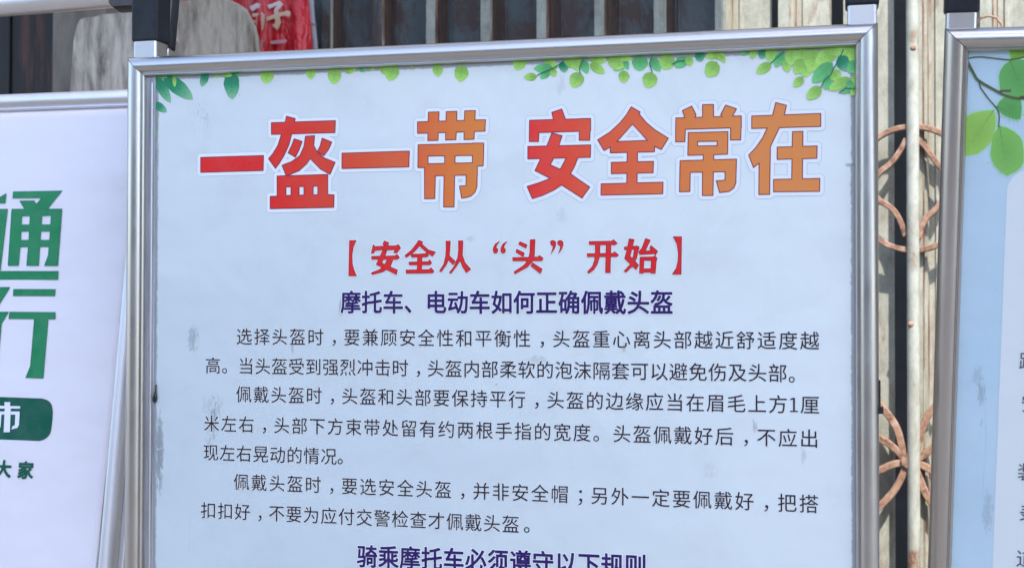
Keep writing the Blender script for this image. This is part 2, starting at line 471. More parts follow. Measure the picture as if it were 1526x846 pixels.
for z in (.03, .55, ZT):
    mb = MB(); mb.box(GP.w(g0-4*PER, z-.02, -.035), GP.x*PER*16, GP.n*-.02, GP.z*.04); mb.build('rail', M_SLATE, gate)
# round upright bar in front of the slats
xb0, _ = GP.un(1351, 300, .017); xb1, _ = GP.un(1370, 300, .017)
M_BAR = streaky('pale_bar_paint', [(.34, lin((134, 92, 68))), (.42, lin((156, 154, 140))), (.55, lin((180, 181, 170))), (.68, lin((150, 148, 130)))], (1, 1, .6), 22, .6, .4, detail=8)
mb = MB(); mb.tube([GP.w((xb0+xb1)/2, .03, .017), GP.w((xb0+xb1)/2, ZT, .017)], (xb1-xb0)/2, 20)
mb.build('upright_bar', M_BAR, gate, smooth=60)
M_RUST = streaky('rusted_iron', [(.34, lin((92, 68, 54))), (.45, lin((142, 108, 88))), (.56, lin((164, 128, 106))), (.68, lin((182, 154, 134)))], (1, 1, 1), 70, .8, .4)

def strap(name, pts_px, parent, wide=7.8, thick=.0065, n=.010):
    """flat iron strap bent along photo points lying in the ornament plane"""
    P = [GP.un(u, v, n) for u, v in pts_px]
    # smooth with Catmull-Rom
    Q = []
    for i in range(len(P)-1):
        p0, p1, p2, p3 = P[max(i-1, 0)], P[i], P[i+1], P[min(i+2, len(P)-1)]
        for j in range(6):
            t = j/6
            Q.append(tuple(.5*((2*p1[d])+(-p0[d]+p2[d])*t+(2*p0[d]-5*p1[d]+4*p2[d]-p3[d])*t*t+(-p0[d]+3*p1[d]-3*p2[d]+p3[d])*t**3) for d in (0, 1)))
    Q.append(P[-1]); mb = MB(); rings = []; h = wide*.00056
    for i, q in enumerate(Q):
        a = Q[max(i-1, 0)]; b = Q[min(i+1, len(Q)-1)]; tx, tz = b[0]-a[0], b[1]-a[1]; L = math.hypot(tx, tz); nx, nz = -tz/L, tx/L
        rings.append([GP.w(q[0]+nx*h*s1, q[1]+nz*h*s1, n+thick*s2) for s1, s2 in ((-1, -1), (1, -1), (1, 1), (-1, 1))])
    mb.loft(rings); return mb.build(name, M_RUST, parent, bevel=.0016)
orn = empty('iron_ornament', GP.w(g1, 1.2, .03), 'rusty circular iron scroll ornament fixed to the gate bar, upper one between the stands', 'ornament', 'rusty iron ornaments on the gate bar')
Z5 = lambda u, v: (1270+u*.3546, 140+v*.3546)
cx, cy = 1361, 281
def arc(cx, cy, rx, ry, a0, a1, n=9): return [(cx+rx*math.cos(math.radians(a0+(a1-a0)*i/n)), cy-ry*math.sin(math.radians(a0+(a1-a0)*i/n))) for i in range(n+1)]
strap('outer_hoop', arc(cx, cy, 92, 92, 95, 265, 14), orn)
strap('outer_hoop', arc(cx, cy, 92, 92, 85, -85, 14), orn)
strap('inner_petal', [Z5(228, 190), Z5(205, 235), Z5(165, 290), Z5(112, 335), Z5(85, 390), Z5(112, 445), Z5(165, 480), Z5(200, 530), Z5(225, 600)], orn)
strap('inner_petal', [Z5(272, 190), Z5(310, 225), Z5(350, 285), Z5(390, 330), Z5(410, 385), Z5(385, 440), Z5(345, 490), Z5(305, 530), Z5(278, 610)], orn)
orn2 = empty('iron_ornament', GP.w(g1, 1.0, .03), 'rusty flower shaped iron ornament of eight bent straps, lower one on the gate bar', 'ornament', 'rusty iron ornaments on the gate bar')
c0 = (1354, 688)
Z6 = lambda u, v: (1270+u*.4914, 430+v*.4914)
for pts in ([(166,522),(152,480),(136,425),(104,375),(60,330)], [(166,524),(132,486),(92,458),(40,440)], [(166,526),(130,530),(92,546),(40,575)], [(166,530),(148,575),(128,610),(102,640),(60,680)],
            [(186,522),(198,480),(212,425),(236,375),(280,330)], [(186,524),(222,500),(250,480),(300,450)], [(186,526),(215,535),(250,556),(300,585)], [(186,530),(205,575),(222,618),(244,650),(280,690)]):
    strap('petal_strap', [Z6(*p) for p in pts], orn2, wide=9.8)
mb = MB(); c = GP.un(1354, 688, .04); mb.tube([GP.w(*c, .016), GP.w(*c, .021)], .012, 12); mb.build('hub', M_RUST, orn2, smooth=40)
# rusty rivets
for (u, v) in ((1361, 72), (1357, 483)):
    c = GP.un(u, v, .024); mb = MB(); mb.tube([GP.w(*c, .016), GP.w(*c, .0265), GP.w(*c, .028)], [.0045, .0045, .0025], 12); mb.build('rivet', M_RUST, gate, smooth=60)

# bent wire tied on the gate over the right-hand stand
wp = []
for u, v in ((1457, 34), (1462, 27), (1474, 24), (1485, 27), (1492, 36), (1496, 48)): wp.append(GP.w(*GP.un(u, v, .02), .02))
mb = MB(); mb.tube(wp, .0018, 8)
tag(mb.build('tie_wire', M_RUST, None, smooth=60, at=wp[0]), 'loop of rusty orange wire tied to the gate above the blue poster', 'wire')

# ------------------------------------------------------------------ left background: dark door, pillar, slab, bag, pipe
DP = Plane((0, GY+.10, 0), yaw=-5.3)
door = empty('board_door', DP.w(-1.1, 0), 'dark board door with brown and teal streaks at far left', 'door')
M_DOOR = streaky('dark_door_boards', [(.25, lin((14, 12, 10))), (.45, lin((26, 27, 26))), (.56, lin((26, 20, 17))), (.64, lin((84, 48, 38))), (.74, lin((44, 54, 56)))], (1, 1, .12), 22, .6, .3)
xe = DP.un(90, 80)[0]
for k in range(9):
    mb = MB(); mb.box(DP.w(xe-.062*(k+1), .02, -.004*(k % 2)), DP.x*.0595, DP.n*-.02, DP.z*2.2); mb.build('board', M_DOOR, door, bevel=.002)
M_PIL = streaky('grey_cement', [(.3, lin((104, 96, 88))), (.55, lin((140, 131, 122))), (.8, lin((160, 152, 142)))], (1, 1, .4), 9, .9, .4)
mb = MB(); x0 = DP.un(87, 80)[0]; x1 = DP.un(165, 80)[0]
mb.box(DP.w(x0, 0, .02), DP.x*(x1-x0), DP.n*-.1, DP.z*2.4)
tag(mb.build('cement_pillar', M_PIL, None, bevel=.004, at=DP.w(x0, 0)), 'narrow grey cement pillar between the dark door and the wooden slabs', 'pillar')

SP = Plane((0, GY-.16, 0), yaw=-3)
M_WOOD = streaky('weathered_wood', [(.33, lin((104, 94, 86))), (.45, lin((160, 148, 136))), (.58, lin((196, 184, 170))), (.72, lin((214, 204, 192)))], (1, 1, .22), 40, .95, .8, dist=.35, detail=10)
M_WOOD2 = streaky('weathered_brown_wood', [(.33, lin((96, 78, 64))), (.45, lin((150, 136, 120))), (.57, lin((182, 168, 150))), (.7, lin((142, 120, 100)))], (1, 1, .18), 36, .95, .8, dist=.3, detail=10)
def slab(out_px, mat, label, thick, base_v=600):
    P = [SP.un(u, v) for u, v in out_px]
    xl, xr = P[0][0], P[-1][0]
    P = [(xl, .0)]+P+[(xr, .0)]
    rnd = random.Random(len(out_px))
    mb = MB(); n = len(P)
    cxp = (xl+xr)/2
    def ring(sh, nn): return [SP.w(cxp+(x-cxp)*(1-sh), z-(sh*.25 if z > .1 else 0)*.3, nn) for x, z in P]
    mb.loft([ring(.04, 0), ring(.0, -.012), ring(.0, -thick+.01), ring(.03, -thick)])
    o = mb.build('wooden_slab', mat, None, smooth=50, at=SP.w(cxp, 0))
    return tag(o, label, 'wooden slab', 'weathered wooden slabs behind the stands')
slab([(102, 137), (104, 100), (107, 60), (112, 36), (117, 27), (126, 24), (141, 23), (152, 19), (170, 18), (188, 14), (212, 16), (240, 13), (244, 120)], M_WOOD, 'upright grey weathered wooden slab seen left of the black elbow joint', .05)
slab([(249, 100), (252, 20), (257, 2), (276, -1), (300, -5), (335, -3), (349, 3), (361, 11), (368, 24), (373, 34), (378, 52), (380, 80)], M_WOOD2, 'brownish weathered wooden slab with rounded corner beside the red bag', .025)

BGP = Plane((0, GY-.09, 0), yaw=-5)
bag = empty('rice_bag', BGP.w(*[BGP.un(420, 70)[0], 0]), 'red printed plastic bag with pale gold characters hanging beside the slab', 'bag')
M_BAG, tb, bb = new_mat('red_bag_film', rough=.32)
vb = coords(tb, (1, 1, .4)); fb = noise(tb, vb, 12, 4, .6, .8)
tb.links.new(ramp(tb, fb, [(.3, lin((196, 24, 34))), (.7, lin((214, 42, 50)))]), bb.inputs['Base Color']); bump(tb, bb, fb, .9, .03)
nx_, nz_ = 24, 16
vv = []; ff = []
for j in range(nz_+1):
    for i in range(nx_+1):
        s = i/nx_; q = j/nz_
        ul = 340; ur = 448+ (20*min(1, q*1.2)**.8) + (4*math.sin(q*5))
        u = ul+(ur-ul)*s; v = -40+q*190
        x, z = BGP.un(u, v)
        vv.append(BGP.w(x, z, .022*math.sqrt(max(0, 1-(2*s-1)**4))+.006*math.sin(s*13+q*3)+.004*math.sin(s*29+1.3*q)))
        if i < nx_ and j < nz_: a = j*(nx_+1)+i; ff.append((a, a+1, a+nx_+2, a+nx_+1))
nf = len(vv)
vv += [p-BGP.n*(.045*math.sin(math.pi*min(1, max(0, (k % (nx_+1))/nx_)))) -BGP.n*.004 for k, p in enumerate(vv)]
ff += [tuple(i+nf for i in reversed(f)) for f in ff]
o = mk('bag_body', vv, ff, M_BAG, bag, smooth=70)
BGT = Plane((0, GY-.12, 0), yaw=-5)
def zp(polys, ox, oy, k): return px_polys(BGT, polys, ox, oy, k)
GOLD = lin((212, 176, 140)); PALE = lin((225, 205, 205))
kk = 160/1504
zi = [[(548, 75), (600, 62), (720, 15), (772, 60), (700, 150), (690, 175), (640, 165), (650, 120), (690, 75), (575, 130)],
      [(530, 250), (640, 205), (840, 150), (880, 175), (860, 235), (780, 215), (540, 300)],
      [(640, 160), (705, 160), (740, 320), (690, 430), (615, 355), (660, 330)]]
mian = [[(300, 95), (400, 45), (460, 60), (450, 115), (400, 120), (350, 165), (320, 140)],
        [(340, 190), (440, 190), (470, 170), (515, 215), (500, 400), (480, 430), (340, 415), (340, 370), (440, 375), (455, 235), (340, 240)],
        [(395, 230), (430, 230), (425, 380), (385, 380)], [(345, 290), (410, 290), (410, 318), (345, 318)]]
V, T = union2(zp(zi, 340, 0, kk)); V2, T2 = union2(zp(mian, 340, 0, kk))
gz = lambda x, z: tuple(PALE[i]*(1-h)+GOLD[i]*h for i in range(3) for h in [min(1, max(0, (BGT.un(400, 5)[1]-z)*40))])
flat('printed_character', BGT, [(V, T, 0, gz)], M_INK, bag); flat('printed_character', BGT, [(V2, T2, 0, gz)], M_INK, bag)
small = [[(585, 580), (800, 555), (830, 575), (800, 600), (600, 620)]]
V, T = union2(zp(small, 340, 0, kk)); flat('printed_line', BGT, [(V, T, 0, lin((205, 150, 155)))], M_INK, bag)
small = [[(330, 565), (372, 565), (372, 590), (345, 600), (380, 640), (360, 670), (335, 640)], [(415, 570), (490, 560), (490, 590), (480, 660), (455, 665), (455, 600), (415, 605)]]
V, T = union2(zp(small, 340, 0, kk)); flat('printed_line', BGT, [(V, T, 0, lin((215, 170, 170)))], M_INK, bag)
# pale bent pipe between the bag and the gate slats
PPn = Plane((0, GY-.07, 0), yaw=-5)
M_PIPE = streaky('pale_pvc', [(.3, lin((150, 140, 142))), (.7, lin((188, 178, 182)))], (1, 1, .3), 12, .5, .2)
pts = [PPn.w(*PPn.un(u, v)) for u, v in ((461, -60), (462, -20), (463, 10), (465, 36), (468, 60), (470, 90), (471, 160), (471, 400))]
pp = empty('water_pipe', (pts[0].x, pts[0].y, 0), 'pale plastic pipe standing between the red bag and the dark gate slats', 'pipe')
mb = MB(); mb.tube(pts, .0062, 14); mb.build('pipe_run', M_PIPE, pp, smooth=60)
a = PPn.w(*PPn.un(465.6, 38)); mb = MB(); mb.tube([a+Vector((0, 0, .0022)), a-Vector((0, 0, .0022))], .0072, 14); mb.build('pipe_joint', M_PIL, pp, smooth=60)
# terracotta piece on the slabs
mb = MB(); q = SP.un(262, 1); mb.box(SP.w(q[0], q[1]-.002, -.02), SP.x*.04, SP.n*-.06, SP.z*.03)
tag(mb.build('clay_brick', streaky('terracotta', [(.3, lin((150, 74, 48))), (.7, lin((186, 100, 66)))], (1, 1, 1), 20, .9, .4), None, bevel=.003, at=SP.w(q[0], q[1])), 'orange clay brick lying on top of the brownish wooden slab', 'brick')

# ================================================================== CENTRE STAND
CP = Plane((0, 0, 0))
tl = (-.8035, 1.35+.2868); tr = (.0368, 1.35+.2843)
X0, X1, Z1 = tl[0], tr[0], 1.35+.2862; Z0 = .47
# the frame is turned a hair in its own plane, as the photo shows
CP.O = Vector((X0, 0, Z1)); W = X1-X0; H = Z1-Z0
centre = empty('poster_stand', ((X0+X1)/2, 0, 0), 'central silver framed notice stand with red headline and leaf border', 'notice stand')
frame(CP, 0, W, -H, 0, centre, M_ALU)
mb = MB(); mb.box(CP.w(.012, -H+.012, -.0015), CP.x*(W-.024), CP.z*(H-.024), CP.n*-.004); mb.build('backing_panel', M_BACK, centre)
pxl = CP.un(231, 300)[0]
mb = MB(); mb.box(CP.w(.020, -H+.020, -.001), CP.x*(pxl-.020+.0005), CP.z*(H-.04), CP.n*.0025); mb.build('frame_channel', M_LEDGE, centre, bevel=.0008)
mb = MB(); mb.tube([CP.w(pxl-.0035, -H+.03, .0018), CP.w(pxl-.0035, -.03, .0018)], .0012, 8); mb.build('cover_edge', M_ALU2, centre, smooth=60)
bx = centre.location.x
def OB(u, v, ru, rv, st, thr):      # scuff position in the print's object coordinates
    a = CP.un(u, v); b = CP.un(u+ru, v+rv); return (CP.O.x+a[0]-bx, CP.O.z+a[1], abs(b[0]-a[0]), abs(b[1]-a[1]), st, thr)
M_SHEET = sheet('blue_notice_print', lin((186, 197, 202)), lin((217, 222, 221)),
    [OB(238, 675, 7, 75, .95, .56), OB(288, 505, 12, 30, .6, .62), OB(320, 625, 9, 42, .6, .64), OB(316, 605, 26, 26, .35, .66), OB(312, 665, 8, 40, .4, .66),
     OB(836, 128, 12, 22, .22, .64), OB(702, 356, 12, 7, .3, .64), OB(838, 322, 13, 18, .2, .63), OB(1124, 635, 7, 14, .6, .62), OB(1198, 675, 8, 30, .35, .66),
     OB(300, 175, 30, 60, .3, .75), OB(232, 180, 5, 90, .6, .60), OB(1268, 246, 12, 3, .8, .55), OB(436, 515, 3, 14, .5, .58), OB(508, 458, 4, 18, .6, .56),
     OB(1060, 700, 22, 20, .2, .66), OB(690, 265, 60, 40, .2, .70), OB(930, 517, 4, 10, .5, .58), OB(229, 470, 4, 130, .4, .6), OB(800, 535, 25, 8, .35, .66)],
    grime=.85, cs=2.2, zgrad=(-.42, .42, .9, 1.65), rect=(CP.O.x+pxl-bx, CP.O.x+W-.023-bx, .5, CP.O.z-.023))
# the sheet: a fine grid so its slight waves catch the light
nx_, nz_ = 60, 80; vv = []; ff = []
pxr = W-.012
for j in range(nz_+1):
    for i in range(nx_+1):
        x = pxl+(pxr-pxl)*i/nx_; z = -.012-(H-.024)*j/nz_
        vv.append(CP.w(x, z, .0004))
        if i < nx_ and j < nz_: a = j*(nx_+1)+i; ff.append((a, a+nx_+1, a+nx_+2, a+1))
poster = mk('poster_sheet', vv, ff, M_SHEET, centre)

def gradcol(stops):
    st = [(CP.un(u, 240)[0], lin(c)) for u, c in stops]
    def f(x, z):
        for (a, ca), (b, cb) in zip(st, st[1:]):
            if x <= b:
                t = min(1, max(0, (x-a)/(b-a))); return tuple(ca[i]*(1-t)+cb[i]*t for i in range(3))
        return st[-1][1]
    return f
HG = gradcol([(300, (214, 40, 38)), (400, (214, 42, 38)), (500, (210, 66, 46)), (620, (214, 98, 52)), (700, (216, 124, 56)), (740, (216, 128, 58)),
              (785, (222, 52, 50)), (860, (220, 78, 52)), (960, (218, 100, 60)), (1010, (216, 118, 60)), (1080, (216, 130, 68)), (1225, (216, 134, 72))])
s4, s5, s6 = 340/1514, 320/1504, 340/1514
HEAD = [
 (280, 140, s4, [[(87,422),(504,409),(502,509),(87,521)]]),
 (280, 140, s4, [[(556,192),(981,178),(978,258),(556,270)],
  [(656,149),(715,165),(708,190),(690,270),(672,340),(640,410),(608,462),(583,495),(537,430),(565,398),(600,340),(622,270),(648,190)],
  [(707,299),(760,316),(740,372),(716,420),(667,392),(692,340)],
  [(782,282),(843,278),(837,345),(860,385),(905,425),(979,455),(945,534),(880,498),(838,455),(814,430),(790,465),(740,510),(655,545),(627,474),(690,450),(745,410),(772,350)],
  [(893,294),(957,321),(935,370),(905,410),(860,385),(880,345)],
  [(594,545),(930,535),(930,611),(594,619)],[(594,545),(654,545),(652,700),(594,700)],[(686,545),(740,545),(740,700),(686,700)],[(772,545),(834,540),(833,700),(772,700)],[(864,540),(930,535),(930,700),(864,700)],
  [(548,680),(594,679),(594,675),(930,668),(972,670),(970,753),(548,762)]]),
 (280, 140, s4, [[(1024,394),(1471,380),(1468,485),(1024,496)]]),
 (600, 140, s5, [[(182,129),(257,127),(250,326),(178,328)],[(307,126),(382,123),(375,321),(302,324)],[(436,120),(511,118),(502,318),(431,321)],[(106,197),(582,182),(578,262),(106,278)],
  [(110,357),(570,345),(568,430),(110,437)],[(110,357),(180,357),(180,517),(108,517)],[(296,400),(370,400),(366,572),(296,572)],[(492,345),(570,345),(566,505),(490,507)],
  [(155,490),(525,482),(525,568),(155,575)],[(155,510),(233,515),(227,733),(155,735)],[(292,560),(366,560),(362,792),(288,792)],
  [(447,550),(525,510),(522,650),(508,690),(480,715),(448,726),(415,730),(400,646),(445,643)]]),
 (600, 140, s5, [[(890,186),(1318,173),(1318,260),(890,275)],[(890,186),(960,186),(953,335),(888,335)],[(1240,175),(1318,173),(1312,326),(1238,326)],[(1046,131),(1116,107),(1142,180),(1060,190)],
  [(878,369),(1318,358),(1316,445),(878,456)],
  [(1046,275),(1119,294),(1095,365),(1060,450),(1036,497),(1108,530),(1180,562),(1312,653),(1258,730),(1115,638),(1036,592),(928,538),(970,450),(1012,365)],
  [(1152,440),(1232,440),(1205,510),(1175,562),(1115,638),(1060,675),(980,712),(910,734),(873,648),(950,625),(1036,592),(1105,530)]]),
 (900, 140, s6, [[(182,87),(242,122),(190,202),(130,270),(88,316),(43,353),(2,377),(-41,306),(40,255),(110,190),(150,140)],
  [(182,87),(235,135),(280,190),(340,240),(428,295),(382,370),(340,350),(288,308),(240,255),(190,202)],
  [(43,318),(340,308),(336,385),(43,392)],[(156,380),(224,380),(220,600),(152,600)],[(50,455),(330,448),(327,524),(50,530)],[(-17,597),(393,586),(391,663),(-19,672)]]),
 (900, 140, s6, [[(521,112),(583,82),(612,140),(600,165),(540,165)],[(655,73),(728,71),(728,165),(655,165)],[(808,76),(880,100),(845,165),(800,165),(775,140)],
  [(478,161),(912,147),(912,225),(478,238)],[(478,161),(543,180),(538,318),(476,319)],[(842,160),(912,147),(908,306),(840,307)],
  [(560,258),(823,251),(823,314),(560,318)],[(558,347),(822,343),(821,401),(557,409)],[(560,258),(622,258),(622,400),(558,400)],[(752,255),(823,251),(821,400),(752,400)],
  [(660,395),(729,395),(729,445),(660,445)],[(506,444),(880,433),(878,515),(506,523)],[(506,444),(575,444),(571,648),(502,650)],[(655,440),(729,440),(724,674),(654,675)],
  [(806,440),(880,433),(876,590),(862,625),(830,648),(768,655),(746,577),(804,573)]]),
 (900, 140, s6, [[(981,148),(1439,131),(1439,217),(981,231)],
  [(1140,59),(1212,77),(1195,150),(1165,225),(1105,350),(1100,667),(1028,668),(1030,460),(993,490),(961,407),(1010,355),(1055,290),(1085,225),(1118,150)],
  [(1251,252),(1321,249),(1317,575),(1246,575)],[(1150,354),(1415,346),(1413,428),(1150,436)],[(1126,568),(1433,561),(1431,647),(1126,650)]])]
HALO = lin((226, 227, 229)); LINE = lin((180, 195, 208))
for hi, (ox, oy, k, polys) in enumerate(HEAD):
    V, T = union2(px_polys(CP, polys, ox, oy, k))
    Va, Ta = grow(V, T, .0047); Vb, Tb = grow(V, T, .0041); Vr, Tr = rim(V, T, .00045)
    flat('headline_character', CP, [(Va, Ta, .0005+.00001*hi, LINE), (Vb, Tb, .0006+.00001*hi, HALO), (V, T, .0008, HG), (Vr, Tr, .0009, lin((128, 40, 62)))], M_INK, poster)

s7, s8 = .1966, .2097
SUB = [
 (480, 340, s7, [[(210,93),(262,92),(240,140),(230,200),(232,270),(245,320),(264,361),(204,361)]]),
 (480, 340, s7, [[(474,95),(508,110),(498,145),(462,122)],[(390,124),(405,138),(562,132),(580,122),(598,150),(568,188),(545,186),(556,163),(405,168),(392,190),(375,190)],
  [(462,165),(495,172),(455,262),(520,292),(574,315),(566,352),(500,318),(412,275),(440,215)],[(500,225),(546,225),(520,290),(470,328),(380,352),(376,336),(440,312),(480,270)],
  [(376,213),(555,208),(572,198),(590,222),(575,236),(378,236)]]),
 (480, 340, s7, [[(735,90),(768,104),(745,130),(700,180),(640,222),(628,208),(680,165),(715,120)],[(740,105),(765,125),(810,165),(864,180),(838,214),(790,180),(750,145)],
  [(678,198),(785,192),(795,184),(810,208),(795,218),(680,220)],[(725,215),(760,210),(757,325),(722,325)],[(660,256),(805,252),(818,238),(834,262),(820,278),(662,278)],[(637,315),(815,312),(828,298),(852,325),(840,340),(640,342)]]),
 (480, 340, s7, [[(940,97),(975,97),(970,180),(967,208),(1012,250),(995,278),(960,240),(945,275),(905,332),(892,322),(925,270),(938,210),(942,150)],
  [(1035,95),(1070,95),(1066,205),(1085,260),(1130,310),(1095,338),(1065,290),(1048,245),(1020,290),(978,345),(966,335),(1005,285),(1030,220),(1036,160)]]),
 (480, 340, s7, [[(1318+d+a,b) for a,b in ((-19,10+160),(-20,-8+160),(-5,120),(30,98),(6,132),(4,150),(16,158),(16,176),(8,187),(-6,190),(-15,184))] for d in (0, 58)]),
 (730, 340, s8, [[(215,95),(267,118),(258,142),(205,115)],[(192,148),(247,176),(238,202),(186,170)],[(288,82),(323,80),(318,200),(305,235),(270,275),(180,325),(172,310),(240,265),(275,225),(286,170)],
  [(163,208),(340,204),(355,193),(382,214),(368,232),(165,232)],[(305,245),(374,290),(362,323),(292,268)]]),
 (730, 340, s8, [[(448+d+a,b) for a,b in ((-18,102),(-12,90),(5,86),(20,96),(23,115),(12,148),(-12,180),(0,148),(4,128),(-10,120))] for d in (0, 52)]),
 (730, 340, s8, [[(706,94),(868,91),(880,80),(908,108),(890,119),(708,117)],[(692,180),(875,177),(888,166),(917,190),(902,203),(694,203)],
  [(750,105),(785,105),(782,200),(765,255),(740,295),(702,322),(694,310),(730,270),(746,225),(751,170)],[(828,100),(862,100),(857,316),(822,316)]]),
 (730, 340, s8, [[(990,75),(1027,80),(1015,130),(998,198),(1058,262),(1040,295),(958,215),(975,160)],[(1030,130),(1062,130),(1045,210),(1015,270),(968,314),(955,303),(1000,255),(1020,200)],
  [(956,133),(1050,126),(1062,148),(958,155)],[(1108,72),(1142,85),(1105,162),(1160,156),(1172,182),(1065,188),(1060,168),(1082,140)],[(1146,122),(1194,163),(1178,192),(1136,142)],
  [(1068,205),(1160,203),(1175,195),(1190,215),(1185,230),(1068,228)],[(1068,205),(1098,205),(1092,320),(1064,320)],[(1148,215),(1185,212),(1177,320),(1145,320)],[(1068,288),(1175,286),(1175,312),(1066,314)]]),
 (730, 340, s8, [[(1303,60),(1364,60),(1360,327),(1297,327),(1325,285),(1338,230),(1340,180),(1330,110)]])]
for ox, oy, k, polys in SUB:
    V, T = union2(px_polys(CP, polys, ox, oy, k)); Vb, Tb = grow(V, T, .0014); Vr, Tr = rim(V, T, .00028)
    flat('subtitle_character', CP, [(Vb, Tb, .0006, HALO), (V, T, .0009, lin((212, 34, 36))), (Vr, Tr, .0011, lin((150, 30, 50)))], M_INK, poster)

PUR = lin((44, 22, 92)); DRK = lin((46, 38, 46))
text_line('heading_line', CP, poster, '摩托车、电动车如何正确佩戴头盔', (523.2, 450.7), (986.3, 451.1), 36, (750, 450), PUR, bold=.022, halo=.06, halo_col=HALO, sx=.94, n=.0010)
text_line('heading_line', CP, poster, '骑乘摩托车必须遵守以下规则', (547.5, 828.5), (947.3, 843), 36, (750, 835), PUR, bold=.022, halo=.06, halo_col=HALO, sx=.94, n=.0010)
BODY = [('选择头盔时，要兼顾安全性和平衡性，头盔重心离头部越近舒适度越', (364.4, 501.6), (1206.6, 507.9)),
        ('高。当头盔受到强烈冲击时，头盔内部柔软的泡沫隔套可以避免伤及头部', (317.9, 544.6), (1158.9, 556)),
        ('佩戴头盔时，头盔和头部要保持平行，头盔的边缘应当在眉毛上方1厘', (363.8, 587.4), (1207.0, 603.2)),
        ('米左右，头部下方束带处留有约两根手指的宽度。头盔佩戴好后，不应出', (315.8, 630.9), (1205.9, 653.3)),
        ('现左右晃动的情况', (314.7, 674), (490.3, 679.8)),
        ('佩戴头盔时，要选安全头盔，并非安全帽；另外一定要佩戴好，把搭', (360.3, 717.8), (1205.4, 750.4)),
        ('扣扣好，不要为应付交警检查才佩戴头盔', (311.3, 760), (761.3, 780.7))]
for s, A, B in BODY:
    text_line('text_line', CP, poster, s, A, B, 27.9, (840, 503), DRK, n=.0008, bold=.004, halo=.032, halo_col=lin((224, 228, 230)))
for A in ((1180+1, 556+1.5), (507, 680), (785.5, 781.5)):      # full stops that close a line
    text_line('text_line', CP, poster, '。。', (A[0]+8, A[1]), (A[0]+8.01, A[1]), 27.9, (840, 503), DRK, n=.0008)

# printed leaves of the border
LG, LM, LD = (150, 198, 92), (98, 180, 108), (44, 142, 100)
leafn = [0]
def leaf(base, tip, wid, colr, ox, oy, k, pl=CP, parent=None):
    b = Vector(base); t = Vector(tip); d = t-b; L = d.length; d.normalize(); nrm = Vector((-d.y, d.x))
    parent = parent or poster
    rn = random.Random(int(tip[0]*7+tip[1]*3))
    ks = 9; left = []; right = []
    for i in range(ks+1):
        s = i/ks; w_ = wid/2*(math.sin(math.pi*min(1, s**.85))**.62 if 0 < s < 1 else 0)
        jt = 1+rn.uniform(-.05, .05)
        p = b+d*L*s; left.append(p+nrm*w_*jt); right.append(p-nrm*w_*(2-jt))
    poly = left+right[::-1][1:-1]
    lim = pl.un(1279, 300)[0] if pl is CP else 99
    mp = lambda p: (lambda q: (min(q[0], lim), q[1]))(pl.un(ox+p[0]*k, oy+p[1]*k))
    leafn[0] += 1; n0 = .0005+leafn[0]*.000012
    c0_ = lin(colr); dk = tuple(c*.55 for c in c0_); lt = tuple(min(1, c*1.22+.02) for c in c0_) if colr != LD else tuple(c*.55+p*.45 for c, p in zip(c0_, (.52, .78, .50)))
    bb_ = pl.un(ox+b.x*k, oy+b.y*k); tt_ = pl.un(ox+t.x*k, oy+t.y*k)
    D = Vector(tt_)-Vector(bb_)
    def cf(x, z):
        s = max(0, min(1, ((x-bb_[0])*D.x+(z-bb_[1])*D.y)/max(1e-9, D.length_squared)))
        return tuple(dk[i]*(1-s)*.55*1.0+c0_[i]*(1-(1-s)*.55) if s < .5 else c0_[i]*(2-2*s)+lt[i]*(2*s-1) for i in range(3))
    V, T = union2([[mp(p) for p in poly]])
    # fan about the midrib so the shading follows the leaf
    P = [mp(p) for p in poly]; nn = len(P); mid = [mp(b+d*L*i/ks) for i in range(ks+1)]
    VV = [mp(p) for p in left]+[mp(p) for p in right]+mid; TT = []
    for i in range(ks):
        TT += [(i, i+1, 2*ks+2+i+1, 2*ks+2+i), (ks+1+i, 2*ks+2+i, 2*ks+2+i+1, ks+1+i+1)]
    TT = [f for f in TT]
    pieces = [(VV, TT, n0, cf)]
    # midrib and side veins
    vein = []; vw = max(1.2/k*.35, wid*.018)
    vein.append([b+nrm*vw, t, b-nrm*vw])
    if wid*k > 14:
        for s in (.2, .36, .52, .68):
            for sg in (1, -1):
                p = b+d*L*s; q = p+d*L*.16+nrm*sg*wid*.32; vein.append([p+d*vw*.8, q, p-d*vw*.8])
    Vv, Tv = union2([[mp(p) for p in f] for f in vein]); pieces.append((Vv, Tv, n0+.000006, tuple(c*.62 for c in c0_)))
    return flat('printed_leaf', pl, pieces, M_INK, parent)
z3 = (220, 80, .1704); z4 = (760, 70, .1704); z5 = (1010, 60, .1835); z2 = (440, 0, .3191)
